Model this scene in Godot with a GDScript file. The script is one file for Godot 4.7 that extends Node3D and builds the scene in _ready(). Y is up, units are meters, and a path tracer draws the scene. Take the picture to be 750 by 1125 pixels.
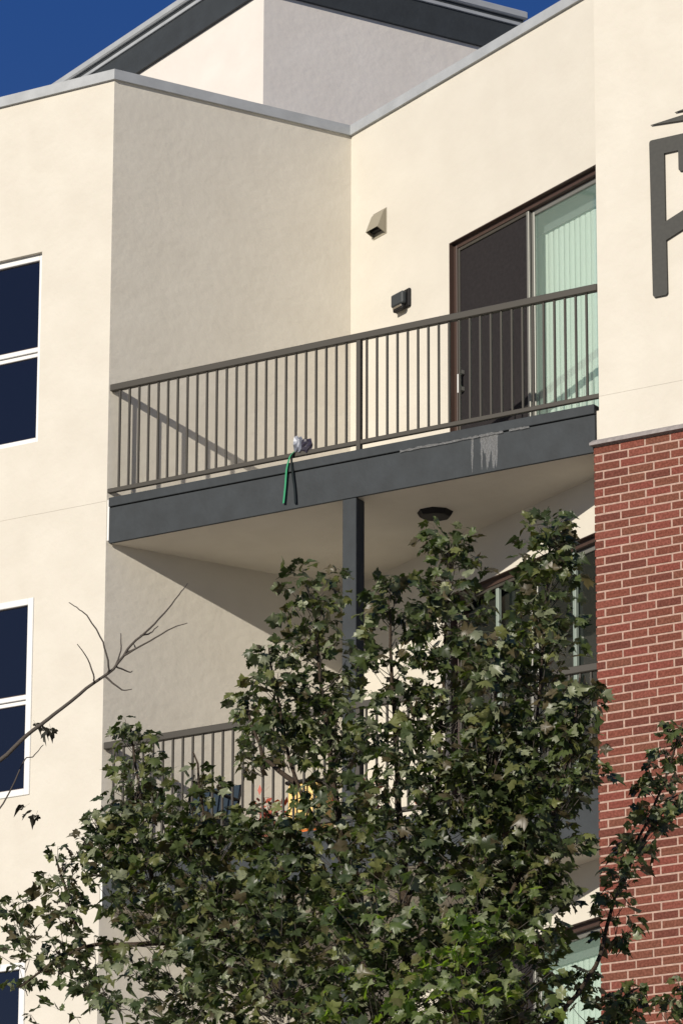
extends Node3D

# Plan of the recess: A is the left block's corner, B the inner corner, all in metres.
const PHI := 1.123645
const LAB := 2.604
const STOREY := 3.375
const DECK := 14.862
const HEAD := 17.322
const ROOF := 18.954
const EXTRA := 1.6
var ab := Vector3(cos(PHI), 0, -sin(PHI))
var bc := Vector3(sin(PHI), 0, cos(PHI))
var pb := Vector3.ZERO
var taken := {}
var mats := {}
var cam: Camera3D
var rng := RandomNumberGenerator.new()

# ---------------------------------------------------------------- helpers
func numbered(called: String) -> String:
	var n: int = taken.get(called, 0)
	taken[called] = n + 1
	return called if n == 0 else "%s_%03d" % [called, n]

func start() -> SurfaceTool:
	var s := SurfaceTool.new()
	s.begin(Mesh.PRIMITIVE_TRIANGLES)
	s.set_smooth_group(-1)
	return s

func tri(s: SurfaceTool, a: Vector3, b: Vector3, c: Vector3) -> void:
	s.add_vertex(a); s.add_vertex(b); s.add_vertex(c)

func quad(s: SurfaceTool, a: Vector3, b: Vector3, c: Vector3, d: Vector3) -> void:
	tri(s, a, b, c); tri(s, a, c, d)

# box from a corner and three edge vectors, edges cut by c
func cut_box(s: SurfaceTool, o: Vector3, x: Vector3, y: Vector3, z: Vector3, c := 0.0) -> void:
	if x.cross(y).dot(z) < 0.0:
		o += x; x = -x
	var e := [x.normalized() * c, y.normalized() * c, z.normalized() * c]
	var v := func(i: int, j: int, k: int, face: int) -> Vector3:
		var p := o + x * i + y * j + z * k
		if face != 0: p += e[0] * (1 - 2 * i)
		if face != 1: p += e[1] * (1 - 2 * j)
		if face != 2: p += e[2] * (1 - 2 * k)
		return p
	for k in 2:
		var f := [[0, 0], [1, 0], [1, 1], [0, 1]]
		if k == 1: f.reverse()
		quad(s, v.call(f[0][0], f[0][1], k, 2), v.call(f[1][0], f[1][1], k, 2), v.call(f[2][0], f[2][1], k, 2), v.call(f[3][0], f[3][1], k, 2))
		quad(s, v.call(k, f[0][0], f[0][1], 0), v.call(k, f[1][0], f[1][1], 0), v.call(k, f[2][0], f[2][1], 0), v.call(k, f[3][0], f[3][1], 0))
		quad(s, v.call(f[0][1], k, f[0][0], 1), v.call(f[1][1], k, f[1][0], 1), v.call(f[2][1], k, f[2][0], 1), v.call(f[3][1], k, f[3][0], 1))
	if c <= 0.0: return
	for i in 2:
		for j in 2:
			var q := [v.call(i, j, 0, 0), v.call(i, j, 1, 0), v.call(i, j, 1, 1), v.call(i, j, 0, 1)]
			var r := [v.call(i, 0, j, 0), v.call(i, 1, j, 0), v.call(i, 1, j, 2), v.call(i, 0, j, 2)]
			var t := [v.call(0, i, j, 1), v.call(1, i, j, 1), v.call(1, i, j, 2), v.call(0, i, j, 2)]
			if i == j: q.reverse(); t.reverse()
			else: r.reverse()
			quad(s, q[0], q[1], q[2], q[3]); quad(s, r[0], r[1], r[2], r[3]); quad(s, t[0], t[1], t[2], t[3])
			for k in 2:
				var p := [v.call(i, j, k, 0), v.call(i, j, k, 1), v.call(i, j, k, 2)]
				if (i + j + k) % 2 == 0: p.reverse()
				tri(s, p[0], p[1], p[2])

func bx(s: SurfaceTool, x0: float, x1: float, y0: float, y1: float, z0: float, z1: float, c := 0.0) -> void:
	cut_box(s, Vector3(x0, y0, z0), Vector3(x1 - x0, 0, 0), Vector3(0, y1 - y0, 0), Vector3(0, 0, z1 - z0), c)

# box on the door wall: s along it from B, e outwards from its face
func bcx(s: SurfaceTool, s0: float, s1: float, y0: float, y1: float, e0: float, e1: float, c := 0.0) -> void:
	cut_box(s, pb + bc * s0 - ab * e0 + Vector3(0, y0, 0), bc * (s1 - s0), Vector3(0, y1 - y0, 0), -ab * (e1 - e0), c)

func on_bc(s: float, y: float, e: float) -> Vector3:
	return pb + bc * s - ab * e + Vector3(0, y, 0)

# box on the side wall of the left block: t along it from A, o outwards
func abx(s: SurfaceTool, t0: float, t1: float, y0: float, y1: float, o0: float, o1: float, c := 0.0) -> void:
	cut_box(s, ab * t0 + bc * o0 + Vector3(0, y0, 0), ab * (t1 - t0), Vector3(0, y1 - y0, 0), bc * (o1 - o0), c)

func prism(s: SurfaceTool, pts: PackedVector2Array, o: Vector3, u: Vector3, v: Vector3, w: Vector3) -> void:
	var ids := Geometry2D.triangulate_polygon(pts)
	for i in range(0, ids.size(), 3):
		var a := o + u * pts[ids[i]].x + v * pts[ids[i]].y
		var b := o + u * pts[ids[i + 1]].x + v * pts[ids[i + 1]].y
		var c := o + u * pts[ids[i + 2]].x + v * pts[ids[i + 2]].y
		tri(s, a, b, c); tri(s, a + w, c + w, b + w)
	for i in pts.size():
		var p := pts[i]
		var q := pts[(i + 1) % pts.size()]
		quad(s, o + u * p.x + v * p.y, o + u * q.x + v * q.y, o + u * q.x + v * q.y + w, o + u * p.x + v * p.y + w)

func tube(s: SurfaceTool, pts: Array, r0: float, r1: float, sides := 7) -> void:
	s.set_smooth_group(1)
	var rings := []
	for i in pts.size():
		var d: Vector3 = (pts[min(i + 1, pts.size() - 1)] - pts[max(i - 1, 0)]).normalized()
		var u := d.cross(Vector3(0.31, 0.2, 0.93)).normalized()
		var w := d.cross(u)
		var r: float = lerp(r0, r1, float(i) / (pts.size() - 1))
		var ring := []
		for k in sides:
			ring.append(pts[i] + (u * cos(TAU * k / sides) + w * sin(TAU * k / sides)) * r)
		rings.append(ring)
	for i in rings.size() - 1:
		for k in sides:
			var l := (k + 1) % sides
			quad(s, rings[i][k], rings[i][l], rings[i + 1][l], rings[i + 1][k])
	var last: Array = rings[-1]
	for k in range(1, sides - 1):
		tri(s, last[0], last[k], last[k + 1])
	s.set_smooth_group(-1)

func smooth_path(pts: Array, n := 4, wob := 0.0) -> Array:
	var c := Curve3D.new()
	for i in pts.size():
		var t: Vector3 = (pts[min(i + 1, pts.size() - 1)] - pts[max(i - 1, 0)]) / 8.0
		c.add_point(pts[i], -t, t)
	var out := []
	for i in (pts.size() - 1) * n + 1:
		var p := c.sample(min(i / n, pts.size() - 2), 1.0 if i / n > pts.size() - 2 else float(i % n) / n)
		if i > 0: p += Vector3(rng.randf_range(-wob, wob), rng.randf_range(-wob, wob), rng.randf_range(-wob, wob))
		out.append(p)
	return out

func obj(called: String, s: SurfaceTool, m: Material, parent: Node3D = self) -> MeshInstance3D:
	s.generate_normals()
	var o := MeshInstance3D.new()
	o.mesh = s.commit()
	o.material_override = m
	put(called, o, parent)
	return o

func put(called: String, o: Node3D, parent: Node3D) -> void:
	o.name = numbered(called) if parent == self else called
	parent.add_child(o, true)

func tag(o: Node3D, label: String, category: String, group := "") -> Node3D:
	o.set_meta("label", label); o.set_meta("category", category)
	if group: o.set_meta("group", group)
	return o

func thing(called: String, label: String, category: String, at := Vector3.ZERO, group := "") -> Node3D:
	var o := Node3D.new()
	o.position = at
	put(called, o, self)
	return tag(o, label, category, group)

func part(called: String, parent: Node3D) -> Node3D:
	var o := Node3D.new()
	put(called, o, parent)
	return o

# ---------------------------------------------------------------- materials
func noise(freq: float, octaves := 4, seed_ := 1, kind := FastNoiseLite.TYPE_SIMPLEX_SMOOTH) -> FastNoiseLite:
	var n := FastNoiseLite.new()
	n.noise_type = kind; n.frequency = freq; n.fractal_octaves = octaves; n.seed = seed_
	return n

func tint_map(freq: float, lo: float, hi: float, seed_: int, size := 512, warm := 0.0, octaves := 4) -> NoiseTexture2D:
	var t := NoiseTexture2D.new()
	t.width = size; t.height = size; t.seamless = true; t.noise = noise(freq, octaves, seed_)
	var g := Gradient.new()
	g.set_color(0, Color(lo, lo * (1.0 - warm), lo * (1.0 - 2.0 * warm))); g.set_color(1, Color(hi, hi, hi))
	t.color_ramp = g
	return t

func bump_map(freq: float, strength: float, seed_: int, size := 512, octaves := 4) -> NoiseTexture2D:
	var t := NoiseTexture2D.new()
	t.width = size; t.height = size; t.seamless = true; t.noise = noise(freq, octaves, seed_)
	t.as_normal_map = true; t.bump_strength = strength
	return t

func paint(c: Color, rough := 0.8, spec := 0.5, metal := 0.0) -> StandardMaterial3D:
	var m := StandardMaterial3D.new()
	m.albedo_color = c.linear_to_srgb(); m.roughness = rough; m.metallic_specular = spec; m.metallic = metal
	return m

func worldly(m: StandardMaterial3D, scale_: float, tint: Texture2D, nm: Texture2D = null, ns := 1.0) -> StandardMaterial3D:
	m.uv1_triplanar = true; m.uv1_world_triplanar = true; m.uv1_scale = Vector3.ONE * scale_
	if tint: m.albedo_texture = tint
	if nm:
		m.normal_enabled = true; m.normal_texture = nm; m.normal_scale = ns
	return m

func make_materials() -> void:
	var blotch := tint_map(0.006, 0.965, 1.0, 3, 512, 0.004)
	var grit := bump_map(0.016, 7.0, 5, 1024, 6)
	mats.stucco = worldly(paint(Color(0.622, 0.590, 0.514), 0.95, 0.2), 0.45, blotch, grit, 0.2)
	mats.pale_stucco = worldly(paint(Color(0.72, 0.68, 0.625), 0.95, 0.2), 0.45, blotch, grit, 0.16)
	mats.coping = worldly(paint(Color(0.42, 0.44, 0.45), 0.55), 0.7, tint_map(0.01, 0.88, 1.0, 8))
	mats.charcoal = worldly(paint(Color(0.046, 0.053, 0.058), 0.65, 0.3), 0.6, tint_map(0.012, 0.9, 1.0, 9, 512, 0.01), bump_map(0.05, 2.0, 6), 0.25)
	mats.bronze = paint(Color(0.052, 0.047, 0.038), 0.55, 0.4)
	mats.mortar = worldly(paint(Color(0.49, 0.34, 0.275), 0.95, 0.2), 1.3, tint_map(0.03, 0.84, 1.0, 12), grit, 0.6)
	mats.brick = []
	var bt := tint_map(0.03, 0.72, 1.0, 14, 512, 0.03, 5)
	for c in [Color(0.240, 0.084, 0.060), Color(0.210, 0.077, 0.055), Color(0.262, 0.092, 0.069), Color(0.220, 0.090, 0.062), Color(0.180, 0.066, 0.05), Color(0.25, 0.080, 0.061)]:
		mats.brick.append(worldly(paint(c, 0.95, 0.2), 2.2, bt, grit, 0.5))
	mats.ledge = worldly(paint(Color(0.33, 0.30, 0.29), 0.8), 1.1, tint_map(0.02, 0.8, 1.0, 21))
	mats.vinyl = paint(Color(0.72, 0.72, 0.70), 0.45)
	var g := paint(Color(0.006, 0.008, 0.016), 0.04, 1.0)
	g.specular_mode = BaseMaterial3D.SPECULAR_SCHLICK_GGX
	mats.window_glass = g
	mats.door_brown = paint(Color(0.055, 0.032, 0.024), 0.5)
	mats.stile = paint(Color(0.20, 0.20, 0.18), 0.4, 0.5, 0.3)
	mats.screen = worldly(paint(Color(0.030, 0.027, 0.028), 0.8, 0.2), 2.0, tint_map(0.02, 0.85, 1.0, 23))
	var p := paint(Color(0.30, 0.46, 0.38), 0.03, 0.6)
	p.transparency = BaseMaterial3D.TRANSPARENCY_ALPHA; p.albedo_color.a = 0.16
	mats.door_glass = p
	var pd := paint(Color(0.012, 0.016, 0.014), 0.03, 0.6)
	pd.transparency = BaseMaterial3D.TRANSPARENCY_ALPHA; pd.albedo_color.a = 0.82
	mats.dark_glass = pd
	mats.blind = paint(Color(0.62, 0.76, 0.67), 0.7)
	mats.head_shade = paint(Color(0.12, 0.155, 0.145), 0.7)  # tone of the shade under the door head
	mats.mullion = paint(Color(0.22, 0.27, 0.235), 0.5)
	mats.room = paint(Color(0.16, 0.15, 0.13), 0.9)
	mats.white = paint(Color(0.7, 0.7, 0.68), 0.7)
	mats.stain = worldly(paint(Color(0.52, 0.53, 0.53), 0.9), 3.0, tint_map(0.05, 0.55, 1.0, 31))
	mats.stain.transparency = BaseMaterial3D.TRANSPARENCY_ALPHA; mats.stain.albedo_color.a = 0.42
	mats.taupe = paint(Color(0.27, 0.245, 0.185), 0.7)
	mats.black = paint(Color(0.014, 0.013, 0.013), 0.6, 0.3)
	mats.lamp_grey = paint(Color(0.04, 0.046, 0.05), 0.5, 0.3)
	mats.lens = paint(Color(0.14, 0.12, 0.09), 0.25)
	mats.sign = worldly(paint(Color(0.033, 0.033, 0.026), 0.6), 2.0, tint_map(0.02, 0.8, 1.0, 33))
	mats.bark = worldly(paint(Color(0.10, 0.075, 0.055), 0.95, 0.2), 3.0, tint_map(0.04, 0.5, 1.0, 35), bump_map(0.05, 8.0, 36), 0.8)
	mats.twig = worldly(paint(Color(0.13, 0.11, 0.092), 0.9), 4.0, tint_map(0.05, 0.55, 1.0, 37))

# ---------------------------------------------------------------- the building
func left_wall(b: Node3D) -> void:
	var s := start()
	var wins := [[15.545, 17.405], [12.205, 14.05], [8.83, 10.675], [5.455, 7.30], [2.08, 3.925]]
	var joint := 14.84
	for y in [[0.0, joint - 0.0015], [joint + 0.0015, ROOF]]:
		bx(s, -8, -2.32, y[0], y[1], -0.25, 0)
		bx(s, -0.785, 0, y[0], y[1], -0.25, 0)
	bx(s, -8, 0, joint - 0.003, joint + 0.003, -0.25, -0.003)
	var top := ROOF
	for w in wins:
		if w[1] < joint and top > joint:
			bx(s, -2.32, -0.785, joint + 0.003, top, -0.25, 0)
			bx(s, -2.32, -0.785, w[1], joint - 0.003, -0.25, 0)
		else:
			bx(s, -2.32, -0.785, w[1], top, -0.25, 0)
		top = w[0]
	bx(s, -2.32, -0.785, 0, top, -0.25, 0)
	obj("wall", s, mats.stucco, b)
	for i in 5:
		window(b, -2.32, -0.785, wins[i][0], wins[i][1], -0.045 if i == 0 else 0.012)

func window(b: Node3D, x0: float, x1: float, y0: float, y1: float, face: float) -> void:
	var w := part("window", b)
	var f := 0.06 if face < 0.0 else 0.062
	var z := face - 0.07
	var s := start()
	bx(s, x0, x0 + f, y0, y1, z, face, 0.004); bx(s, x1 - f, x1, y0, y1, z, face, 0.004)
	bx(s, x0 + f, x1 - f, y1 - f, y1, z, face, 0.004); bx(s, x0 + f, x1 - f, y0, y0 + f, z, face, 0.004)
	obj("frame", s, mats.vinyl, w)
	var mid := lerpf(y0, y1, 0.475)
	s = start()
	bx(s, x1 - f - 0.013, x1 - f, y0 + f, mid - 0.022, z, face - 0.02); bx(s, x1 - f - 0.013, x1 - f, mid + 0.062, y1 - f, z, face - 0.02)
	bx(s, x0 + f, x1 - f - 0.013, mid + 0.062, mid + 0.072, z, face - 0.02); bx(s, x0 + f, x1 - f - 0.013, y0 + f, y0 + f + 0.01, z, face - 0.02)
	obj("jamb_shade", s, mats.door_brown, w)  # brown strips painting in the jamb shadow along the pane edges
	s = start()
	bx(s, x0 + f, x1 - f, mid + 0.018, mid + 0.062, z, face - 0.008, 0.003)
	obj("meeting_rail", s, mats.vinyl, w)
	s = start()
	bx(s, x0 + f, x1 - f, mid - 0.022, mid + 0.016, z, face - 0.03, 0.003)
	obj("meeting_rail", s, mats.vinyl, w)
	s = start()
	bx(s, x0 + f, x1 - f, mid + 0.06, y1 - f, z + 0.02, face - 0.03)
	obj("pane", s, mats.window_glass, w)
	s = start()
	bx(s, x0 + f, x1 - f, y0 + f, mid - 0.02, z + 0.005, face - 0.05)
	obj("pane", s, mats.window_glass, w)

func coping(b: Node3D) -> void:
	var y0 := ROOF
	var y1 := ROOF + 0.1
	var o := 0.03
	var s := start()
	# the four straight lengths, mitred at the corners
	var inner := 0.26
	var line := [Vector3(-8, 0, 0), Vector3.ZERO, pb, pb + bc * 4.41]
	var outs := [Vector3(0, 0, 1), bc, -ab]
	var face := []
	var back := []
	for i in 4:
		var n: Vector3
		if i == 0: n = outs[0]
		elif i == 3: n = outs[2]
		else:
			var m: Vector3 = (outs[i - 1] + outs[i]).normalized()
			n = m / m.dot(outs[i])
		face.append(line[i] + n * o); back.append(line[i] - n * inner)
	for i in 3:
		var a: Vector3 = face[i]; var c: Vector3 = face[i + 1]; var d: Vector3 = back[i + 1]; var e: Vector3 = back[i]
		var lo := Vector3(0, y0, 0); var hi := Vector3(0, y1, 0)
		s = start()
		quad(s, a + lo, c + lo, c + hi, a + hi); quad(s, d + lo, e + lo, e + hi, d + hi)
		quad(s, a + hi, c + hi, d + hi, e + hi); quad(s, a + lo, e + lo, d + lo, c + lo)
		quad(s, a + lo, a + hi, e + hi, e + lo); quad(s, c + lo, d + lo, d + hi, c + hi)
		obj("coping", s, mats.coping, b)
	s = start()
	bx(s, 5.07, 12.03, y0, y1, -0.29, o, 0.004)
	obj("coping", s, mats.coping, b)

func side_and_door_walls(b: Node3D) -> void:
	var s := start()
	abx(s, 0.0, LAB + 0.3, 0, ROOF, -0.25, 0)
	obj("wall", s, mats.stucco, b)
	s = start()
	bcx(s, 0, 1.69, 0, ROOF, -0.2, 0)
	bcx(s, 4.13, 4.42, 0, ROOF, -0.2, 0)
	var top := ROOF
	for k in 5:
		bcx(s, 1.69, 4.13, HEAD - STOREY * k, top, -0.2, 0)
		top = DECK - STOREY * k
	bcx(s, 1.69, 4.13, 0, top, -0.2, 0)
	obj("wall", s, mats.stucco, b)

func pier(b: Node3D) -> void:
	var s := start()
	bx(s, 5.10, 12, 14.5, 14.924, -0.25, 0)
	bx(s, 5.10, 12, 14.926, ROOF, -0.25, 0)
	bx(s, 5.10, 12, 14.90, 14.95, -0.24, -0.004)
	bx(s, 5.10, 5.35, 14.5, ROOF, -0.7, -0.251)
	obj("wall", s, mats.stucco, b)
	s = start()
	prism(s, PackedVector2Array([Vector2(0, 14.477), Vector2(0.065, 14.477), Vector2(0.065, 14.50), Vector2(0.0, 14.54)]), Vector3(5.035, 0, 0), Vector3(0, 0, 1), Vector3.UP, Vector3(7, 0, 0))
	bx(s, 5.035, 5.12, 14.477, 14.53, -0.5, 0)
	obj("ledge", s, mats.ledge, b)
	var w := part("brick_wall", b)
	s = start()
	bx(s, 5.062, 12, 0, 14.477, -0.25, 0.014)
	bx(s, 5.062, 5.35, 0, 14.477, -0.7, -0.251)
	obj("mortar", s, mats.mortar, w)
	# bricks: courses of 76 mm, third bond; meshes shared between alike lengths
	var course := 0.0759
	var pitch := 0.2420
	var joint := 0.0155
	var shapes := {}
	var rest := start()
	var count := 0
	var y := 14.477 - 0.012 - course + joint
	var row := 0
	while y > 0.02:
		var x := 5.052
		var edge := 5.304 if row % 2 == 0 else 5.142
		edge -= 0.5 * joint
		# the second brick of the row starts after this joint
		while x < 9.0:
			var len_ := edge - x
			var kind := "%d_%d" % [roundi(len_ * 1000), rng.randi() % 3]
			var jx := rng.randf_range(-0.0015, 0.0015)
			var jy := rng.randf_range(-0.001, 0.001)
			var dz := rng.randf_range(-0.002, 0.002)
			if count < 300 and y > 9.43 and x < 6.02:
				if not shapes.has(kind):
					var t := start()
					var a := rng.randf_range(-0.001, 0.001)
					cut_box(t, Vector3(0, 0, -0.09), Vector3(len_, a, 0), Vector3(0, course - joint, 0), Vector3(0, 0, 0.095), 0.002)
					t.generate_normals()
					shapes[kind] = t.commit()
				var o := MeshInstance3D.new()
				o.mesh = shapes[kind]
				o.material_override = mats.brick[rng.randi() % 6]
				o.position = Vector3(x + jx, y + jy, 0.0135 + dz)
				put("brick", o, w)
				count += 1
			else:
				bx(rest, x + jx, x + jx + len_, y + jy, y + jy + course - joint, -0.06, 0.0185 + dz)
			x = edge + joint
			edge += pitch
		y -= course
		row += 1
	var r := obj("brick", rest, mats.brick[0], w)
	r.set_meta("kind", "stuff")

func roof_and_penthouse(b: Node3D) -> void:
	var s := start()
	prism(s, PackedVector2Array([Vector2(-8, -0.2), Vector2(-0.2, -0.2), Vector2(pb.x - 0.1, pb.z - 0.2), Vector2(5.2, -0.6), Vector2(12, -0.2), Vector2(12, -15), Vector2(-8, -15)]), Vector3(0, 18.0, 0), Vector3(1, 0, 0), Vector3(0, 0, 1), Vector3(0, 0.2, 0))
	obj("roof", s, mats.coping, b)
	s = start()
	bx(s, -8, 12, 0, ROOF, -15.25, -15); bx(s, -8.25, -8, 0, ROOF, -15.25, 0); bx(s, 12, 12.25, 0, ROOF, -15.25, 0)
	obj("wall", s, mats.stucco, b)
	var h := part("roof_storey", b)
	var q := Vector3(-1.079, 0, -4.165)
	var top := 21.641
	var run := 3.15
	var deep := 7.5
	var box := func(st: SurfaceTool, y0: float, y1: float, out: float, c: float) -> void:
		cut_box(st, q + bc * out - ab * out + Vector3(0, y0, 0), ab * (run + 2 * out), Vector3(0, y1 - y0, 0), -bc * (deep + 2 * out), c)
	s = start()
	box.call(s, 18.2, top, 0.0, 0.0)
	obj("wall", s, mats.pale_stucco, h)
	s = start()
	box.call(s, top, top + 0.33, 0.04, 0.0)
	obj("fascia", s, mats.charcoal, h)
	s = start()
	box.call(s, top + 0.33, top + 0.37, 0.06, 0.004)
	obj("drip_edge", s, mats.coping, h)
	s = start()
	box.call(s, top + 0.37, top + 0.415, 0.045, 0.0)
	obj("fascia", s, mats.charcoal, h)
	s = start()
	box.call(s, top + 0.415, top + 0.505, 0.085, 0.015)
	obj("gutter", s, mats.coping, h)

func sliding_door(b: Node3D, k: int) -> void:
	var y0 := DECK - STOREY * k
	var y1 := HEAD - STOREY * k
	var d := part("sliding_door", b)
	var s := start()
	bcx(s, 1.69, 1.74, y0, y1, -0.19, -0.05, 0.003); bcx(s, 4.08, 4.13, y0, y1, -0.19, -0.05, 0.003)
	bcx(s, 1.74, 4.08, y1 - 0.055, y1, -0.19, -0.05, 0.003)
	bcx(s, 1.69, 1.697, y0, y1, -0.05, -0.003); bcx(s, 1.697, 4.13, y1 - 0.007, y1, -0.05, -0.003)
	obj("frame", s, mats.door_brown, d)
	s = start()
	bcx(s, 1.74, 4.08, y0, y0 + 0.05, -0.19, -0.05, 0.003)
	obj("sill", s, mats.stile, d)
	var lo := y0 + 0.05
	var hi := y1 - 0.055
	if k != 1:
		s = start()
		bcx(s, 1.77, 2.86, lo + 0.02, hi - 0.02, -0.078, -0.074)
		obj("insect_screen", s, mats.screen, d)
	s = start()
	bcx(s, 1.74, 1.772, lo, hi, -0.085, -0.06, 0.003); bcx(s, 1.772, 2.86, hi - 0.03, hi, -0.085, -0.06, 0.003); bcx(s, 1.772, 2.86, lo, lo + 0.03, -0.085, -0.06, 0.003)
	obj("screen_frame", s, mats.bronze, d)
	s = start()
	bcx(s, 2.86, 2.895, lo, hi, -0.085, -0.06, 0.003)
	obj("screen_stile", s, mats.stile, d)
	s = start()
	bcx(s, 2.87, 2.93, lo, hi, -0.13, -0.095, 0.004); bcx(s, 4.03, 4.08, lo, hi, -0.13, -0.095, 0.004)
	bcx(s, 2.93, 4.03, hi - 0.05, hi, -0.13, -0.095, 0.004); bcx(s, 2.93, 4.03, lo, lo + 0.06, -0.13, -0.095, 0.004)
	obj("sash", s, mats.stile, d)
	s = start()
	bcx(s, 2.93, 4.03, lo + 0.06, hi - 0.05, -0.116, -0.11)
	obj("pane", s, mats.door_glass if k != 1 else mats.dark_glass, d)
	if k == 1:
		for q in [3.50, 2.31]:
			s = start()
			bcx(s, q, q + 0.045, lo, hi, -0.105, -0.07, 0.004)
			obj("mullion", s, mats.mullion, d)
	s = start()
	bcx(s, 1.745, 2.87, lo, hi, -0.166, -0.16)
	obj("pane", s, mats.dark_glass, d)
	if k == 0:
		s = start()
		bcx(s, 1.748, 1.768, 15.86, 16.04, -0.06, -0.045, 0.002)
		obj("label", s, mats.white, d)
		s = start()
		bcx(s, 1.79, 1.83, 15.86, 15.90, -0.074, -0.03, 0.004); bcx(s, 1.79, 1.83, 16.02, 16.06, -0.074, -0.03, 0.004); bcx(s, 1.795, 1.82, 15.86, 16.06, -0.045, -0.025, 0.004)
		obj("handle", s, mats.stile, d)
	# the room behind
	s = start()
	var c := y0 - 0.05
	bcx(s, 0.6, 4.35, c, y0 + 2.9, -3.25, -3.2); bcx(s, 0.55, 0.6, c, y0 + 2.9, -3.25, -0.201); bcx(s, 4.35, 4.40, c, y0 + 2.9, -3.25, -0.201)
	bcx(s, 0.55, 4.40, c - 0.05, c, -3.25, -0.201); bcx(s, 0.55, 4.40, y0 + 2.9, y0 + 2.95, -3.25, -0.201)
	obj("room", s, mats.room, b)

func balcony(b: Node3D, k: int) -> void:
	var dy := -STOREY * k
	var bal := part("balcony", b)
	var s := start()
	var far := pb + bc * 4.45
	prism(s, PackedVector2Array([Vector2(0.02, -0.031), Vector2(pb.x - 0.02, pb.z - 0.03), Vector2(far.x, far.z - 0.05), Vector2(5.14, -0.031)]), Vector3(0, 14.440 + dy, 0), Vector3(1, 0, 0), Vector3(0, 0, 1), Vector3(0, 0.37, 0))
	obj("deck", s, mats.stucco, bal)
	s = start()
	bx(s, 0.028, 5.058, 14.434 + dy, 14.768 + dy, -0.03, 0.0, 0.003)
	obj("beam", s, mats.charcoal, bal)
	s = start()
	bx(s, 0.028, 5.058, 14.777 + dy, 14.862 + dy, -0.10, 0.013, 0.004)
	obj("beam_cap", s, mats.charcoal, bal)
	s = start()
	bx(s, 0.004, 0.028, 14.46 + dy, 14.85 + dy, -0.06, -0.004, 0.004)
	obj("end_strip", s, mats.white, bal)
	# railing
	s = start()
	bx(s, 0.015, 5.095, 15.888 + dy, 15.952 + dy, -0.05, 0.005, 0.006)
	obj("top_rail", s, mats.bronze, bal)
	s = start()
	bx(s, -0.0, 5.095, 14.916 + dy, 14.957 + dy, -0.041, -0.004, 0.004)
	obj("bottom_rail", s, mats.bronze, bal)
	s = start()
	bx(s, 2.657, 2.703, 14.862 + dy, 15.888 + dy, -0.045, 0.0, 0.004)
	obj("post", s, mats.bronze, bal)
	var t := start()
	bx(t, -0.0095, 0.0095, 0, 0.934, -0.0095, 0.0095, 0.002)
	t.generate_normals()
	var m := t.commit()
	for i in 47:
		var x := 0.113 + 0.10575 * i
		if absf(x - 2.68) < 0.06: continue
		var o := MeshInstance3D.new()
		o.mesh = m; o.material_override = mats.bronze
		o.position = Vector3(x, 14.956 + dy, -0.0225)
		put("baluster", o, bal)
	s = start()
	bx(s, 2.516, 2.658, (14.862 - STOREY if k == 0 else 0.0) + dy * (1 if k == 0 else 0), 14.434 + dy, -0.15, -0.008, 0.006)
	obj("support_post", s, mats.charcoal, bal)
	if k == 0:
		# lime runs from the joint under the cap
		for r in [[3.845, 0.02, 0.31], [3.965, 0.03, 0.16], [3.99, 0.026, 0.31], [4.05, 0.024, 0.3], [4.085, 0.03, 0.30], [3.94, 0.02, 0.30], [4.0, 0.055, 0.29], [4.06, 0.05, 0.31]]:
			s = start()
			var pts := PackedVector2Array()
			for i in 9: pts.append(Vector2(r[0] - r[1] * rng.randf_range(0.4, 0.85) * (1.0 - pow(i / 8.4, 2)), 14.765 - r[2] * i / 8.0))
			for i in 9: pts.append(Vector2(r[0] + r[1] * rng.randf_range(0.4, 0.85) * (1.0 - pow((8 - i) / 8.4, 2)), 14.765 - r[2] * (8 - i) / 8.0))
			prism(s, pts, Vector3(0, 0, -0.003), Vector3(1, 0, 0), Vector3.UP, Vector3(0, 0, 0.0045))
			obj("lime_stain", s, mats.stain, bal)
		for r in [[3.12, 3.55], [3.55, 3.92], [3.9, 4.16], [4.22, 4.42]]:
			s = start()
			var pts := PackedVector2Array()
			var n := 12
			for i in n + 1: pts.append(Vector2(lerpf(r[0], r[1], float(i) / n), 14.772 + rng.randf_range(0.002, 0.012)))
			for i in n + 1: pts.append(Vector2(lerpf(r[1], r[0], float(i) / n), 14.765 - rng.randf_range(0.0, 0.008)))
			prism(s, pts, Vector3(0, 0, -0.003), Vector3(1, 0, 0), Vector3.UP, Vector3(0, 0, 0.0185))
			obj("lime_stain", s, mats.stain, bal)

func blinds(k: int, spots: Array, label: String, tall := 2.28) -> void:
	var y0 := DECK - STOREY * k + 0.07
	var root := thing("vertical_blinds", label, "blinds", on_bc(2.9, y0, -0.28), "vertical blinds behind the sliding doors")
	var at := root.position
	var shape := start()
	var n := 4
	for i in n:
		var a := -0.0445 + 0.089 * i / n
		var c := -0.0445 + 0.089 * (i + 1) / n
		var za := 0.008 * (1.0 - pow(a / 0.0445, 2))
		var zc := 0.008 * (1.0 - pow(c / 0.0445, 2))
		cut_box(shape, Vector3(a, 0, za), Vector3(c - a, 0, zc - za), Vector3(0, tall, 0), Vector3(0, 0, 0.0012))
	shape.generate_normals()
	var m := shape.commit()
	var s := start()
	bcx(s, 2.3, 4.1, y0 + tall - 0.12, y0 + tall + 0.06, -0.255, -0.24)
	var strip := obj("shade_strip", s, mats.head_shade, root)  # dark board added for the shaded band across the blind tops
	strip.position = -at
	for sp in spots:
		var o := MeshInstance3D.new()
		o.mesh = m; o.material_override = mats.blind
		o.position = on_bc(sp[0], y0, -0.27) - at
		o.rotation.y = atan2(-bc.z, bc.x) + deg_to_rad(sp[1])
		put("slat", o, root)

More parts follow.
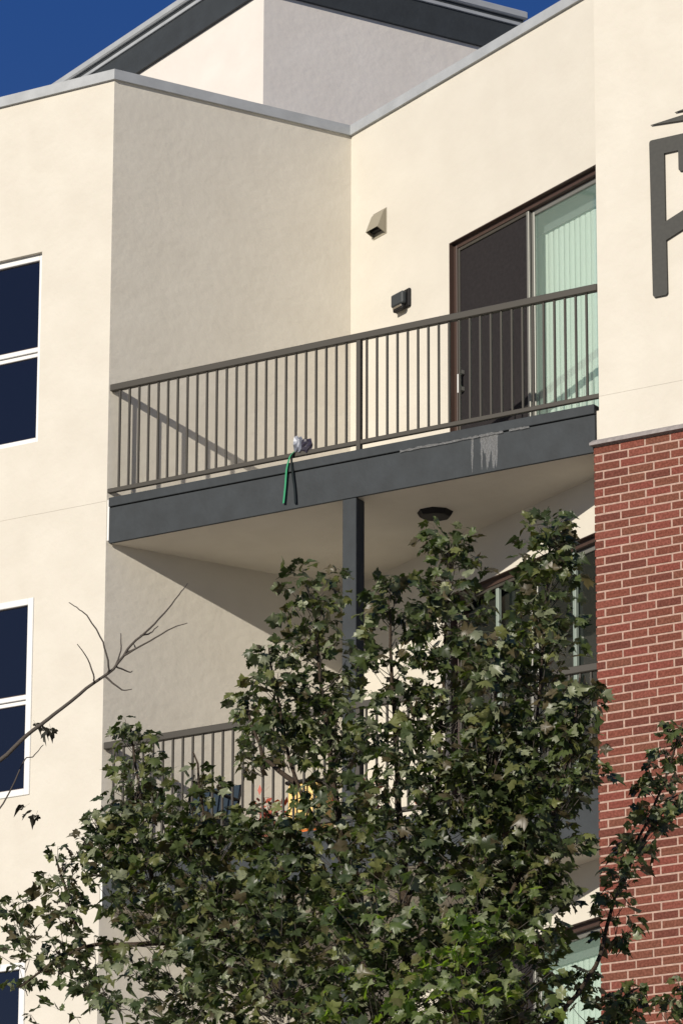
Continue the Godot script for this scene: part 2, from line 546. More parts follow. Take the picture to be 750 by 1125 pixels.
# ---------------------------------------------------------------- fittings
func vent() -> void:
	var o := thing("wall_vent", "taupe hooded vent cover on the cream wall above the lamp", "vent", on_bc(0.515, 17.74, 0))
	var at := o.position
	var w := bc
	var y := Vector3.UP
	var out := -ab
	var s := start()
	var p := func(i: float, up: float, e: float) -> Vector3: return w * i + y * (up - 0.0) + out * e
	var a: Vector3 = p.call(-0.105, 0.275, 0.004); var b: Vector3 = p.call(0.105, 0.275, 0.004)
	var c: Vector3 = p.call(-0.105, 0.25, 0.03); var d: Vector3 = p.call(0.105, 0.25, 0.03)
	var e: Vector3 = p.call(-0.105, 0.08, 0.095); var f: Vector3 = p.call(0.105, 0.08, 0.095)
	var g: Vector3 = p.call(-0.105, 0.03, 0.0); var h: Vector3 = p.call(0.105, 0.03, 0.0)
	quad(s, a, b, d, c); quad(s, c, d, f, e)
	quad(s, a, c, e, g); quad(s, b, h, f, d)
	var inn := 0.012
	var e2: Vector3 = e + w * inn; var f2: Vector3 = f - w * inn
	var g2: Vector3 = g + w * inn; var h2: Vector3 = h - w * inn
	quad(s, e, f, f2, e2); quad(s, e, e2, g2, g); quad(s, f, h, h2, f2)
	obj("hood", s, mats.taupe, o)
	s = start()
	cut_box(s, w * -0.09 + y * 0.075 + out * 0.002, w * 0.18, y * 0.09, out * 0.05)
	obj("duct_opening", s, mats.black, o)
	s = start()
	cut_box(s, w * -0.118 + y * 0.022, w * 0.236, y * 0.262, out * 0.004, 0.001)
	obj("flange", s, mats.taupe, o)

func wall_lamp() -> void:
	var o := thing("wall_lamp", "black box wall lamp on the cream wall left of the door", "lamp", on_bc(0.93, 16.86, 0))
	var s := start()
	var w := bc; var y := Vector3.UP; var out := -ab
	cut_box(s, w * -0.125 + y * 0.045, w * 0.25, y * 0.18, out * 0.028, 0.008)
	obj("back_plate", s, mats.black, o)
	s = start()
	cut_box(s, w * -0.105 + y * 0.075 + out * 0.028, w * 0.195, y * 0.125, out * 0.055, 0.012)
	obj("housing", s, mats.lamp_grey, o)
	s = start()
	cut_box(s, w * -0.085 + y * 0.025 + out * 0.028, w * 0.16, y * 0.048, out * 0.045, 0.008)
	obj("lens_guard", s, mats.black, o)
	s = start()
	cut_box(s, w * -0.075 + y * 0.05 + out * 0.073, w * 0.14, y * 0.022, out * 0.006, 0.002)
	obj("lens", s, mats.lens, o)

func soffit_lamp(at: Vector3, label: String) -> void:
	var o := thing("ceiling_lamp", label, "lamp", at)
	var s := start()
	var ring := func(r: float, y: float) -> Array:
		var out := []
		for i in 8: out.append(Vector3(cos(TAU * (i + 0.5) / 8), 0, sin(TAU * (i + 0.5) / 8)) * r + Vector3(0, y, 0))
		return out
	var rings := [ring.call(0.165, 0.0), ring.call(0.165, -0.03), ring.call(0.14, -0.075), ring.call(0.115, -0.08)]
	for i in 3:
		for k in 8: quad(s, rings[i][k], rings[i][(k + 1) % 8], rings[i + 1][(k + 1) % 8], rings[i + 1][k])
	obj("housing", s, mats.black, o)
	s = start()
	var lens: Array = ring.call(0.13, -0.082)
	for k in range(1, 7): tri(s, lens[0], lens[k], lens[k + 1])
	obj("lens", s, mats.black, o)

func sign_letter() -> void:
	var o := thing("letter_sign", "large dark letter with two tapered strokes above, mounted on the cream wall", "sign", Vector3(5.64, 15.71, 0))
	var at := o.position
	var arc := func(pts: PackedVector2Array, c: Vector2, r: float, a0: float, a1: float) -> void:
		for i in 6:
			var t := deg_to_rad(lerpf(a0, a1, i / 5.0))
			pts.append(c + Vector2(cos(t), sin(t)) * r)
	var p := PackedVector2Array()
	arc.call(p, Vector2(5.665, 17.12), 0.025, 180, 90)
	arc.call(p, Vector2(6.5, 17.12), 0.025, 90, 0)
	p.append(Vector2(6.525, 17.0))
	p.append(Vector2(6.07, 17.0))
	arc.call(p, Vector2(6.045, 16.83), 0.025, 0, -90)
	arc.call(p, Vector2(5.945, 16.83), 0.025, -90, -180)
	p.append(Vector2(5.92, 17.0)); p.append(Vector2(5.783, 17.0))
	p.append(Vector2(5.783, 16.375)); p.append(Vector2(6.40, 16.62)); p.append(Vector2(6.40, 16.45)); p.append(Vector2(5.788, 16.205))
	arc.call(p, Vector2(5.765, 15.735), 0.025, 0, -90)
	arc.call(p, Vector2(5.675, 15.735), 0.025, -90, -180)
	var s := start()
	prism(s, p, Vector3(0, 0, 0.004) - at, Vector3(1, 0, 0), Vector3.UP, Vector3(0, 0, 0.02))
	obj("letter", s, mats.sign, o)
	for q in [[Vector2(5.655, 17.287), Vector2(5.97, 17.265), Vector2(6.5, 17.25), Vector2(6.5, 17.33), Vector2(5.97, 17.315)], [Vector2(5.893, 17.355), Vector2(6.1, 17.352), Vector2(6.5, 17.352), Vector2(6.5, 17.41), Vector2(6.1, 17.385)]]:
		s = start()
		prism(s, PackedVector2Array(q), Vector3(0, 0, 0.004) - at, Vector3(1, 0, 0), Vector3.UP, Vector3(0, 0, 0.02))
		obj("stroke", s, mats.sign, o)

func ribbons() -> void:
	var at := Vector3(2.0, 14.94, -0.03)
	var o := thing("ribbon_bundle", "crumpled silver bundle with green and black ribbons tied to the upper railing", "ribbon", at)
	var s := start()
	var n := noise(9.0, 3, 4)
	for blob in [[Vector3(2.055, 15.02, -0.015), Vector3(0.045, 0.075, 0.03)], [Vector3(2.13, 15.005, -0.012), Vector3(0.06, 0.06, 0.03)]]:
		var rows := []
		for i in 9:
			var r := []
			for k in 12:
				var d := Vector3(sin(PI * i / 8.0) * cos(TAU * k / 12), cos(PI * i / 8.0), sin(PI * i / 8.0) * sin(TAU * k / 12))
				r.append(blob[0] - at + d * blob[1] * (1.0 + 0.9 * n.get_noise_3dv(d * 0.25 + blob[0])))
			rows.append(r)
		for i in 8:
			for k in 12: quad(s, rows[i][k], rows[i][(k + 1) % 12], rows[i + 1][(k + 1) % 12], rows[i + 1][k])
		obj("foil" if blob[0].x < 2.1 else "dark_wrap", s, paint(Color(0.2, 0.215, 0.25), 0.3, 0.5, 0.2) if blob[0].x < 2.1 else paint(Color(0.03, 0.026, 0.04), 0.35), o)
		s = start()
	for r in [["green_ribbon", [Vector3(2.03, 14.98, -0.01), Vector3(1.985, 14.92, 0.02), Vector3(1.955, 14.80, 0.03), Vector3(1.94, 14.65, 0.026), Vector3(1.925, 14.49, 0.03)], Color(0.05, 0.30, 0.14), 0.013], ["black_ribbon", [Vector3(2.02, 14.97, -0.01), Vector3(2.0, 14.9, 0.02), Vector3(2.015, 14.75, 0.024), Vector3(2.035, 14.6, 0.02), Vector3(2.045, 14.47, 0.024)], Color(0.012, 0.016, 0.014), 0.014]]:
		s = start()
		var path := smooth_path(r[1], 5)
		for i in path.size() - 1:
			var w := Vector3(r[3], 0, 0.006)
			var a: Vector3 = path[i] - at
			var c: Vector3 = path[i + 1] - at
			quad(s, a - w, a + w, c + w, c - w)
			quad(s, a - w + Vector3(0, 0, -0.004), c - w + Vector3(0, 0, -0.004), c + w + Vector3(0, 0, -0.004), a + w + Vector3(0, 0, -0.004))
		obj(r[0], s, paint(r[2], 0.45), o)

func balcony_goods() -> void:
	var y := DECK - STOREY - 0.06
	# storage bin
	var o := thing("storage_bin", "yellow and orange bin with a dark rim on the lower balcony", "bin", Vector3(1.86, y, -0.55))
	var s := start()
	bx(s, -0.14, 0.14, 0.0, 0.2, -0.15, 0.15, 0.02)
	obj("base", s, paint(Color(0.55, 0.16, 0.04), 0.5), o)
	s = start()
	bx(s, -0.15, 0.15, 0.2, 0.62, -0.16, 0.16, 0.02)
	obj("body", s, paint(Color(0.85, 0.58, 0.20), 0.5), o)
	s = start()
	bx(s, -0.165, 0.165, 0.62, 0.65, -0.175, 0.175, 0.008)
	obj("rim", s, mats.black, o)
	# potted plant with red leaves
	for q in [[Vector3(1.60, y, -0.3), "red leaved potted plant left of the yellow bin, behind the lower railing"], [Vector3(2.52, y, -0.42), "red leaved potted plant beside the grey post on the lower balcony"]]:
		var p := thing("potted_plant", q[1], "plant", q[0], "red potted plants on the lower balcony")
		s = start()
		tube(s, [Vector3.ZERO, Vector3(0, 0.02, 0), Vector3(0, 0.24, 0), Vector3(0, 0.26, 0)], 0.09, 0.13, 14)
		obj("pot", s, paint(Color(0.25, 0.09, 0.05), 0.8), p)
		s = start()
		for i in 70:
			var c := Vector3(rng.randfn(0, 0.09), 0.28 + absf(rng.randfn(0, 0.14)), rng.randfn(0, 0.09))
			var u := Vector3(rng.randfn(), rng.randfn(), rng.randfn()).normalized()
			var v := u.cross(Vector3(rng.randfn(), rng.randfn(), rng.randfn())).normalized()
			quad(s, c, c + u * 0.05 + v * 0.02, c + u * 0.1, c + u * 0.05 - v * 0.02)
		var f := obj("foliage", s, paint(Color(0.38, 0.07, 0.035), 0.6), p)
		f.set_meta("kind", "stuff")
	# folding chair
	var ch := thing("folding_chair", "navy fabric folding chair at the left end of the lower balcony", "chair", Vector3(0.72, y, -0.45))
	s = start()
	prism(s, PackedVector2Array([Vector2(-0.26, 0.42), Vector2(0.26, 0.42), Vector2(0.27, 0.80), Vector2(-0.27, 0.80)]), Vector3(0, 0, -0.16), Vector3(1, 0, 0), Vector3(0, 1, -0.2), Vector3(0, 0, 0.012))
	obj("backrest", s, paint(Color(0.012, 0.026, 0.042), 0.9), ch)
	s = start()
	bx(s, -0.25, 0.25, 0.42, 0.45, -0.22, 0.22, 0.008)
	obj("seat", s, paint(Color(0.012, 0.026, 0.042), 0.9), ch)
	for i in [-1, 1]:
		for j in [-1, 1]:
			s = start()
			tube(s, [Vector3(0.26 * i, 0, 0.24 * j), Vector3(0.25 * i, 0.43, -0.2 * j)], 0.011, 0.011, 6)
			obj("leg", s, mats.black, ch)
		s = start()
		tube(s, [Vector3(0.27 * i, 0.43, -0.2), Vector3(0.28 * i, 0.97, -0.36)], 0.011, 0.011, 6)
		obj("back_post", s, mats.black, ch)
		s = start()
		bx(s, 0.27 * i - 0.025, 0.27 * i + 0.025, 0.63, 0.65, -0.24, 0.24, 0.006)
		obj("armrest", s, mats.black, ch)

# ---------------------------------------------------------------- trees
func leaf_mesh(bend: float, fold: float, curl := 0.25, jag := 0.04) -> ArrayMesh:
	var outline := [Vector2(0.0, 0.0), Vector2(0.16, -0.1), Vector2(0.34, -0.02), Vector2(0.31, 0.14), Vector2(0.42, 0.2), Vector2(0.57, 0.41), Vector2(0.45, 0.46), Vector2(0.41, 0.57), Vector2(0.27, 0.52), Vector2(0.23, 0.72), Vector2(0.12, 0.8), Vector2(0.0, 1.03)]
	var lift := func(p: Vector2) -> Vector3:
		return Vector3(p.x, p.y, fold * absf(p.x) - bend * p.y * p.y - curl * p.x * p.x + 0.12 * sin(p.x * 9.0 + bend * 20.0) * p.y)
	var s := start()
	s.set_smooth_group(1)
	for side in [1.0, -1.0]:
		var half := []
		for i in outline.size():
			half.append(outline[i] + (Vector2(rng.randfn(), rng.randfn()) * jag if i > 0 and i < outline.size() - 1 else Vector2.ZERO))
		for i in half.size() - 1:
			var a: Vector2 = half[i] * Vector2(side, 1)
			var b: Vector2 = half[i + 1] * Vector2(side, 1)
			var c := Vector2(0, 0.36)
			if i == 0: c = Vector2(0, 0.3)
			tri(s, lift.call(c), lift.call(a if side > 0 else b), lift.call(b if side > 0 else a))
	# stalk
	var q := Vector3(0.012, 0, 0)
	quad(s, Vector3(0, 0, 0) - q, Vector3(0, 0, 0) + q, Vector3(0, -0.5, 0.12) + q, Vector3(0, -0.5, 0.12) - q)
	s.generate_normals()
	return s.commit()

func leaf_material(c: Color, rough: float) -> StandardMaterial3D:
	var m := paint(c, rough, 0.5)
	m.vertex_color_use_as_albedo = true
	m.backlight_enabled = true
	m.backlight = Color(0.62, 0.76, 0.20)
	return m

func trees() -> void:
	var base := Vector3(6.75, 0, 6.15)
	var tree := thing("maple_tree", "leafy green maple in front of the balconies, filling the lower half", "tree", base)
	var s := start()
	tube(s, smooth_path([Vector3.ZERO, Vector3(0.04, 2.0, 0.02), Vector3(-0.02, 4.5, 0), Vector3(0.1, 6.96, -0.05), Vector3(0.11, 7.46, -0.05)], 4, 0.012), 0.17, 0.10, 12)
	obj("trunk", s, mats.bark, tree)
	var limbs := [
		[Vector3(6.86, 7.46, 6.10), Vector3(6.18, 8.34, 6.20), Vector3(5.48, 9.00, 6.20), Vector3(4.95, 9.04, 6.10), Vector3(4.08, 9.14, 6.00), Vector3(3.44, 8.91, 5.90)],
		[Vector3(6.18, 8.34, 6.20), Vector3(5.18, 8.84, 6.20), Vector3(4.83, 9.30, 6.10), Vector3(4.42, 10.29, 5.80), Vector3(4.20, 10.85, 5.60)],
		[Vector3(5.48, 9.00, 6.20), Vector3(5.33, 9.68, 6.20), Vector3(5.18, 10.41, 6.20)],
		[Vector3(6.86, 7.46, 6.10), Vector3(6.62, 8.74, 6.20), Vector3(6.29, 10.11, 6.10), Vector3(5.93, 11.52, 5.80)],
		[Vector3(6.44, 9.42, 6.15), Vector3(6.05, 10.06, 6.20), Vector3(5.87, 11.07, 6.30)],
		[Vector3(6.05, 10.06, 6.20), Vector3(5.58, 10.39, 5.90), Vector3(5.08, 11.05, 5.40)],
		[Vector3(6.86, 7.46, 6.10), Vector3(7.02, 9.00, 6.30), Vector3(6.94, 10.18, 6.30), Vector3(7.02, 11.18, 6.50)],
		[Vector3(7.02, 9.00, 6.30), Vector3(7.18, 9.65, 6.20), Vector3(7.16, 10.75, 6.00), Vector3(7.15, 11.71, 5.90)],
		[Vector3(6.86, 7.46, 6.10), Vector3(7.36, 8.47, 6.20), Vector3(7.72, 9.56, 6.30), Vector3(7.83, 10.82, 6.40)],
		[Vector3(7.36, 8.47, 6.20), Vector3(7.87, 9.17, 6.20), Vector3(7.91, 10.31, 6.00), Vector3(7.79, 11.79, 5.60)],
		[Vector3(7.87, 9.17, 6.20), Vector3(8.18, 9.65, 6.20), Vector3(8.37, 10.49, 6.20)],
		[Vector3(7.36, 8.47, 6.20), Vector3(7.89, 8.13, 6.00), Vector3(8.19, 8.60, 5.70), Vector3(8.22, 9.11, 5.50), Vector3(8.52, 9.77, 5.40), Vector3(8.61, 10.36, 5.20)],
		[Vector3(7.89, 8.13, 6.00), Vector3(8.09, 8.21, 5.60), Vector3(8.34, 8.47, 5.40)],
		[Vector3(8.22, 9.11, 5.50), Vector3(8.39, 9.50, 5.40), Vector3(8.45, 9.92, 5.00)],
		[Vector3(4.42, 10.29, 5.80), Vector3(4.38, 9.62, 6.10), Vector3(4.26, 10.04, 6.10)],
		[Vector3(4.08, 9.14, 6.00), Vector3(3.95, 9.49, 6.00), Vector3(3.83, 9.85, 6.00)],
	]
	for i in limbs.size():
		s = start()
		var pts := []
		for p in limbs[i]: pts.append(p - base)
		tube(s, smooth_path(pts, 5, 0.012), 0.045 if pts[0].y < 7.7 else 0.022, 0.006, 7)
		obj("branch", s, mats.bark, tree)
	var shoots := [
		[Vector3(7.80, 11.85, 5.60), Vector3(7.92, 10.24, 6.00), 0.17, 0.34, 1.00],
		[Vector3(7.91, 10.24, 6.00), Vector3(7.76, 8.87, 6.20), 0.37, 0.39, 1.00],
		[Vector3(7.15, 11.76, 5.90), Vector3(7.21, 11.07, 6.00), 0.18, 0.32, 0.95],
		[Vector3(7.22, 11.07, 6.00), Vector3(7.35, 9.20, 6.40), 0.28, 0.38, 0.65],
		[Vector3(7.03, 11.30, 6.50), Vector3(6.89, 10.98, 6.30), 0.15, 0.26, 1.00],
		[Vector3(6.91, 10.98, 6.30), Vector3(6.98, 10.22, 6.40), 0.24, 0.23, 0.55],
		[Vector3(7.05, 10.19, 6.50), Vector3(7.10, 9.08, 6.50), 0.24, 0.44, 0.70],
		[Vector3(5.92, 11.65, 5.80), Vector3(6.15, 10.49, 6.00), 0.24, 0.26, 0.95],
		[Vector3(6.19, 10.48, 6.00), Vector3(6.51, 9.08, 6.20), 0.22, 0.45, 0.95],
		[Vector3(5.85, 11.04, 6.30), Vector3(6.00, 10.13, 6.20), 0.16, 0.19, 0.85],
		[Vector3(5.07, 11.01, 5.40), Vector3(5.50, 10.29, 5.80), 0.12, 0.14, 0.70],
		[Vector3(5.88, 9.78, 6.20), Vector3(6.16, 8.71, 6.30), 0.26, 0.48, 1.00],
		[Vector3(5.17, 10.25, 6.20), Vector3(5.28, 9.76, 6.20), 0.14, 0.31, 0.50],
		[Vector3(5.28, 9.76, 6.20), Vector3(5.52, 8.65, 6.30), 0.36, 0.52, 1.00],
		[Vector3(4.20, 10.81, 5.60), Vector3(4.49, 10.06, 5.90), 0.16, 0.21, 0.75],
		[Vector3(4.52, 10.05, 5.90), Vector3(4.83, 9.03, 6.10), 0.37, 0.47, 1.00],
		[Vector3(4.25, 10.02, 6.10), Vector3(4.52, 9.38, 6.20), 0.12, 0.25, 0.60],
		[Vector3(3.84, 9.78, 6.00), Vector3(4.07, 9.19, 6.10), 0.17, 0.23, 0.55],
		[Vector3(3.44, 9.51, 5.90), Vector3(3.60, 8.85, 6.00), 0.18, 0.20, 0.50],
		[Vector3(3.87, 9.14, 6.10), Vector3(4.47, 8.66, 6.20), 0.23, 0.32, 0.55],
		[Vector3(3.52, 8.44, 6.10), Vector3(4.48, 8.19, 6.20), 0.37, 0.39, 0.50],
		[Vector3(8.37, 10.46, 6.20), Vector3(8.25, 9.64, 6.20), 0.11, 0.26, 1.00],
		[Vector3(8.22, 9.64, 6.20), Vector3(7.97, 8.78, 6.20), 0.26, 0.26, 1.00],
		[Vector3(7.82, 10.79, 6.40), Vector3(7.68, 9.95, 6.30), 0.16, 0.29, 0.90],
		[Vector3(7.68, 9.95, 6.30), Vector3(7.56, 8.56, 6.30), 0.35, 0.50, 1.00],
		[Vector3(6.13, 8.98, 6.60), Vector3(6.35, 7.73, 6.70), 0.54, 0.63, 0.90],
		[Vector3(7.14, 8.89, 6.80), Vector3(7.14, 7.39, 6.80), 0.53, 0.62, 1.00],
		[Vector3(7.82, 8.79, 6.60), Vector3(7.72, 7.48, 6.70), 0.49, 0.61, 1.00],
		[Vector3(5.22, 8.78, 6.50), Vector3(5.46, 7.58, 6.60), 0.45, 0.57, 0.80],
		[Vector3(7.65, 8.83, 5.80), Vector3(7.61, 7.61, 5.90), 0.27, 0.34, 1.00],
		[Vector3(8.61, 10.34, 5.20), Vector3(8.52, 9.77, 5.40), 0.10, 0.13, 0.80],
		[Vector3(8.52, 9.68, 5.40), Vector3(8.29, 9.08, 5.60), 0.13, 0.16, 0.85],
		[Vector3(8.45, 9.84, 5.00), Vector3(8.36, 9.47, 5.40), 0.08, 0.11, 0.70],
		[Vector3(8.23, 9.02, 5.50), Vector3(8.23, 8.72, 5.50), 0.15, 0.13, 0.90],
		[Vector3(7.95, 8.59, 5.40), Vector3(7.95, 8.39, 5.60), 0.10, 0.11, 0.90],
		[Vector3(8.34, 8.42, 5.40), Vector3(8.09, 8.24, 5.60), 0.10, 0.19, 0.90],
		[Vector3(8.71, 8.41, 5.40), Vector3(8.58, 8.00, 5.60), 0.09, 0.12, 0.70],
		[Vector3(8.27, 8.27, 5.40), Vector3(8.16, 8.11, 5.60), 0.09, 0.11, 0.80],
	]
	var leaves := []
	var twigs := start()
	for sh in shoots:
		var a: Vector3 = sh[0]
		var b: Vector3 = sh[1]
		var axis := (a - b)
		var area: float = axis.length() * (sh[2] + sh[3])
		var tufts := int(area * 215.0 * sh[4]) + 3
		for i in tufts:
			var t := rng.randf()
			if rng.randf() < 0.06: t = rng.randf_range(0.03, 0.15)
			var r: float = lerp(sh[2], sh[3], t)
			var p := a.lerp(b, t)
			var dir := Vector3(rng.randfn(), rng.randfn() * 0.35 + 0.15, rng.randfn() * 1.3).normalized()
			var reach: float = r * sqrt(rng.randf()) * rng.randf_range(0.85, 1.12)
			var tip := p + dir * reach
			tip.y += 0.05
			var from := p - axis.normalized() * reach * 0.45
			var mid := from.lerp(tip, 0.5) + Vector3(0, -0.04 * reach, 0)
			if i % 2 == 0: tube(twigs, [from - base, mid - base, tip - base], 0.0038, 0.002, 3)
			var n := 2 + rng.randi() % 3
			var turn := rng.randf() * TAU
			for k in n:
				var ang := turn + TAU * k / n + rng.randfn() * 0.35
				var out := Vector3(cos(ang), 0, sin(ang))
				out = (out + dir * 0.7 + Vector3(0, rng.randf_range(-0.75, 0.12), 0)).normalized()
				var up := (Vector3(rng.randfn() * 0.45, 1.0, 0.35 + rng.randfn() * 0.5) + dir * 0.35).normalized()
				var size: float = clampf(rng.randfn(0.079, 0.021), 0.04, 0.13)
				var x := out.cross(up).normalized()
				var z := x.cross(out)
				var roll := rng.randfn() * 0.75
				x = x.rotated(out, roll); z = z.rotated(out, roll)
				var org: Vector3 = tip + out * size * 0.5
				var tone := rng.randf()
				var c := Color(0.044, 0.062, 0.022)
				if tone < 0.22: c = Color(0.080, 0.106, 0.034)
				elif tone < 0.38: c = Color(0.135, 0.146, 0.048)
				elif tone < 0.47: c = Color(0.088, 0.072, 0.035)
				elif tone < 0.64: c = Color(0.20, 0.22, 0.13)
				elif tone < 0.628: c = Color(0.15, 0.105, 0.05)
				c = c * rng.randf_range(0.75, 1.2)
				leaves.append([Transform3D(Basis(x * size, out * size, z * size), org - base), c])
	var eye := cam.global_position - base
	var inv := cam.global_transform.affine_inverse()
	var seen := []
	var rest := []
	for l in leaves:
		var v: Vector3 = inv * (l[0].origin + base)
		var h := tan(deg_to_rad(cam.fov * 0.5)) * -v.z
		if absf(v.y) < h * 0.99 and absf(v.x) < h * 0.66: seen.append([l[0].origin.distance_to(eye), l])
		else: rest.append(l)
	seen.sort_custom(func(p, q): return p[0] < q[0])
	var shapes := [leaf_mesh(0.22, 0.12), leaf_mesh(0.55, 0.3), leaf_mesh(0.1, -0.1), leaf_mesh(0.35, 0.5, 0.1, 0.05), leaf_mesh(0.7, -0.2, 0.5, 0.05), leaf_mesh(-0.1, 0.35, 0.6, 0.05)]
	for i in seen.size():
		if i >= 300: rest.append(seen[i][1])
	var tones := {}
	for i in min(300, seen.size()):
		var l: Array = seen[i][1]
		var key := Vector3i(int(l[1].r * 60), int(l[1].g * 60), int(l[1].b * 40))
		if not tones.has(key):
			var m := leaf_material(l[1], 0.42)
			m.vertex_color_use_as_albedo = false
			tones[key] = m
		var o := MeshInstance3D.new()
		o.mesh = shapes[i % 6]; o.material_override = tones[key]; o.transform = l[0]
		put("leaf", o, tree)
	var wide := leaf_material(Color.WHITE, 0.42)
	for k in 6:
		var mm := MultiMesh.new()
		mm.transform_format = MultiMesh.TRANSFORM_3D; mm.use_colors = true; mm.mesh = shapes[k]
		var mine := []
		for i in range(k, rest.size(), 6): mine.append(rest[i])
		mm.instance_count = mine.size()
		for i in mine.size():
			mm.set_instance_transform(i, mine[i][0]); mm.set_instance_color(i, mine[i][1])
		var o := MultiMeshInstance3D.new()
		o.multimesh = mm; o.material_override = wide
		o.set_meta("kind", "stuff")
		put("foliage", o, tree)
	var tw := obj("twigs", twigs, mats.twig, tree)
	tw.set_meta("kind", "stuff")
	print("leaves ", leaves.size())

	# the bare tree at the left
	var bb := Vector3(1.2, 0, 7.6)
	var bare := thing("bare_tree", "bare grey branch of a leafless tree reaching in from the left", "tree", bb)
	s = start()
	tube(s, smooth_path([Vector3.ZERO, Vector3(0.05, 3, 0), Vector3(0.0, 6.5, 0.05), Vector3(0.1, 9.5, 0)], 4, 0.012), 0.13, 0.05, 10)
	obj("trunk", s, mats.bark, bare)
	var sprays := [
		[Vector3(3.56, 10.15, 7.00), Vector3(3.96, 10.35, 6.90), Vector3(4.16, 10.52, 6.85), Vector3(4.37, 10.66, 6.80), Vector3(4.61, 10.83, 6.75), Vector3(4.81, 10.96, 6.70), Vector3(4.93, 11.14, 6.65), Vector3(5.05, 11.25, 6.60), Vector3(5.14, 11.41, 6.50), Vector3(5.22, 11.54, 6.45), Vector3(5.24, 11.61, 6.40)],
		[Vector3(4.95, 11.01, 6.67), Vector3(5.12, 11.12, 6.70), Vector3(5.35, 11.17, 6.75), Vector3(5.51, 11.17, 6.80)],
		[Vector3(4.80, 10.86, 6.70), Vector3(4.80, 10.98, 6.75), Vector3(4.78, 11.14, 6.80), Vector3(4.69, 11.32, 6.85), Vector3(4.64, 11.38, 6.90), Vector3(4.58, 11.43, 6.95)],
		[Vector3(4.70, 10.78, 6.75), Vector3(4.71, 10.88, 6.80), Vector3(4.69, 11.01, 6.85), Vector3(4.63, 11.12, 6.90)],
		[Vector3(4.87, 10.95, 6.68), Vector3(4.80, 11.12, 6.60), Vector3(4.76, 11.27, 6.55)],
		[Vector3(4.96, 11.03, 6.66), Vector3(4.94, 11.11, 6.62), Vector3(4.90, 11.17, 6.60)],
		[Vector3(5.01, 11.16, 6.60), Vector3(4.99, 11.25, 6.50), Vector3(5.02, 11.31, 6.45)],
		[Vector3(4.80, 10.84, 6.70), Vector3(4.85, 10.81, 6.65), Vector3(4.90, 10.82, 6.60)],
		[Vector3(4.88, 10.95, 6.68), Vector3(4.87, 10.95, 6.60), Vector3(4.89, 10.96, 6.58)],
		[Vector3(3.73, 9.76, 7.00), Vector3(3.97, 9.99, 6.90), Vector3(4.00, 10.16, 6.80), Vector3(4.04, 10.39, 6.70), Vector3(4.11, 10.40, 6.70), Vector3(4.20, 10.48, 6.70)],
	]
	var main := []
	for i in sprays.size():
		s = start()
		var pts := []
		for p in sprays[i]: pts.append(p - bb)
		if i == 0: pts.insert(0, Vector3(0.05, 7.9, 0.02)); pts.insert(1, Vector3(1.3, 8.1, -0.4))
		if i == sprays.size() - 1: pts.insert(0, Vector3(0.03, 7.4, 0.02)); pts.insert(1, Vector3(1.4, 7.6, -0.4))
		if i == 0:
			main = smooth_path(pts, 8, 0.0)
		elif i < sprays.size() - 1:
			# each twig grows out of the branch
			var root_at: Vector3 = main[0]
			for p in main:
				if p.distance_to(pts[0]) < root_at.distance_to(pts[0]): root_at = p
			pts[0] = root_at
		tube(s, smooth_path(pts, 4, 0.003), 0.023 if i == 0 else (0.010 if i == sprays.size() - 1 else 0.008), 0.003, 6)
		obj("branch", s, mats.twig, bare)
	for q in [Vector3(4.207, 10.613, 6.8), Vector3(4.26, 10.575, 6.8), Vector3(4.30, 10.54, 6.8), Vector3(4.33, 10.56, 6.79), Vector3(4.045, 10.04, 6.7), Vector3(4.10, 9.99, 6.7), Vector3(4.15, 9.96, 6.7)]:
		var o := MeshInstance3D.new()
		var m := leaf_material(Color(0.02, 0.02, 0.012), 0.6)
		m.backlight_enabled = false
		m.vertex_color_use_as_albedo = false
		o.mesh = shapes[1]; o.material_override = m
		o.transform = Transform3D(Basis.from_euler(Vector3(rng.randf_range(-2.6, -1.6), rng.randf() * TAU, rng.randf() * 0.8)).scaled(Vector3.ONE * 0.09), q - bb)
		put("leaf", o, bare)

# ---------------------------------------------------------------- ground
func ground() -> void:
	var s := start()
	quad(s, Vector3(-600, -0.02, -600), Vector3(600, -0.02, -600), Vector3(600, -0.02, 600), Vector3(-600, -0.02, 600))
	obj("ground", s, worldly(paint(Color(0.30, 0.28, 0.23), 0.95), 0.2, tint_map(0.01, 0.8, 1.0, 41))).set_meta("kind", "structure")
	s = start()
	bx(s, -60, 60, -0.3, 0.12, 0.3, 14.0)
	obj("pavement", s, worldly(paint(Color(0.54, 0.48, 0.40), 0.9), 0.4, tint_map(0.012, 0.85, 1.0, 43))).set_meta("kind", "structure")
	s = start()
	bx(s, -60, 60, -0.3, 0.0, 14.0, 24.0)
	obj("road", s, worldly(paint(Color(0.08, 0.08, 0.08), 0.9), 0.5, tint_map(0.03, 0.75, 1.0, 45))).set_meta("kind", "structure")
	s = start()
	bx(s, -60, 60, -0.3, 0.12, 24.0, 40.0)
	obj("pavement", s, worldly(paint(Color(0.54, 0.48, 0.40), 0.9), 0.4, tint_map(0.012, 0.85, 1.0, 47))).set_meta("kind", "structure")

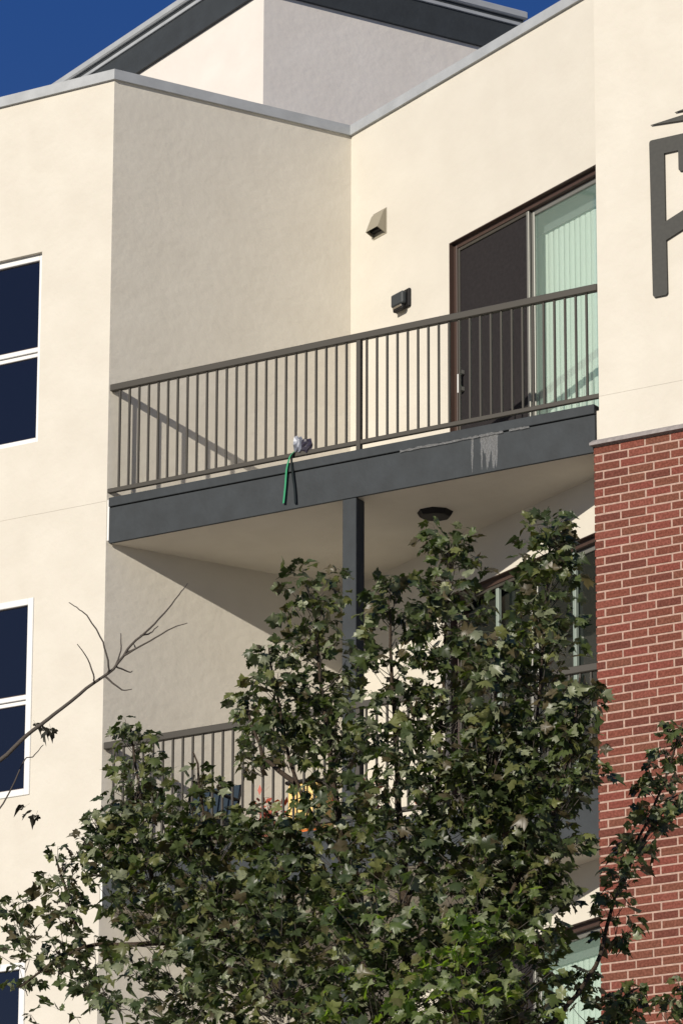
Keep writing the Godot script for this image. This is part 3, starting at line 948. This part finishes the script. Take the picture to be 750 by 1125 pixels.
func _ready() -> void:
	rng.seed = 20
	pb = ab * LAB
	# camera
	cam = Camera3D.new()
	cam.name = "camera"
	var pitch := deg_to_rad(17.49165)
	var yaw := deg_to_rad(-32.25936)
	var roll := deg_to_rad(0.18228)
	var fw := Vector3(sin(yaw) * cos(pitch), sin(pitch), -cos(yaw) * cos(pitch))
	var r := Vector3(cos(yaw), 0, sin(yaw))
	var u := r.cross(fw)
	cam.transform = Transform3D(Basis(r * cos(roll) + u * sin(roll), u * cos(roll) - r * sin(roll), -fw), Vector3(24.05518, EXTRA, 34.13176))
	cam.fov = 12.10415; cam.near = 0.5; cam.far = 2000
	add_child(cam)
	cam.current = true
	# sky
	var sky := ProceduralSkyMaterial.new()
	sky.sky_top_color = Color(0.05, 0.235, 0.48); sky.sky_horizon_color = Color(0.68, 0.75, 0.82)
	sky.sky_curve = 0.09
	sky.ground_bottom_color = Color(0.36, 0.35, 0.32); sky.ground_horizon_color = Color(0.45, 0.46, 0.46)
	sky.sun_angle_max = 1.0
	var env := Environment.new()
	env.background_mode = Environment.BG_SKY
	env.sky = Sky.new(); env.sky.sky_material = sky
	env.tonemap_mode = Environment.TONE_MAPPER_LINEAR
	env.tonemap_exposure = 1.15
	env.sdfgi_enabled = true; env.ssao_enabled = true; env.ssil_enabled = true
	var we := WorldEnvironment.new()
	we.name = "world_environment"; we.environment = env
	add_child(we)
	# sun
	var sun := DirectionalLight3D.new()
	sun.name = "sun"
	sun.light_energy = 1.36; sun.light_color = Color(1.0, 0.965, 0.91); sun.light_angular_distance = 0.5; sun.shadow_enabled = true
	add_child(sun)
	sun.look_at_from_position(Vector3.ZERO, Vector3(0.03, -0.375, -1.0))

	make_materials()
	ground()
	var b := thing("apartment_building", "cream stucco apartment building with a triangular recess, balconies and a red brick pier", "building")
	left_wall(b)
	side_and_door_walls(b)
	pier(b)
	coping(b)
	roof_and_penthouse(b)
	for k in 3: sliding_door(b, k)
	balcony(b, 0)
	balcony(b, 1)

	var closed := []
	for i in 21: closed.append([2.36 + i * 0.083, -3.5 + rng.randf_range(-1.5, 1.5)])
	blinds(0, closed, "pale green vertical blinds behind the top balcony door")
	blinds(2, closed, "pale green vertical blinds behind the lowest door, beside the brick pier")
	var few := []
	for i in 7: few.append([2.2 + i * 0.03, -70.0])
	few.append([3.40, -10.0])
	blinds(1, few, "pale green vertical blinds drawn aside in the middle door")
	vent()
	wall_lamp()
	soffit_lamp(Vector3(3.01, 14.475, -0.76), "black octagonal ceiling lamp under the upper balcony")
	sign_letter()
	ribbons()
	balcony_goods()
	trees()
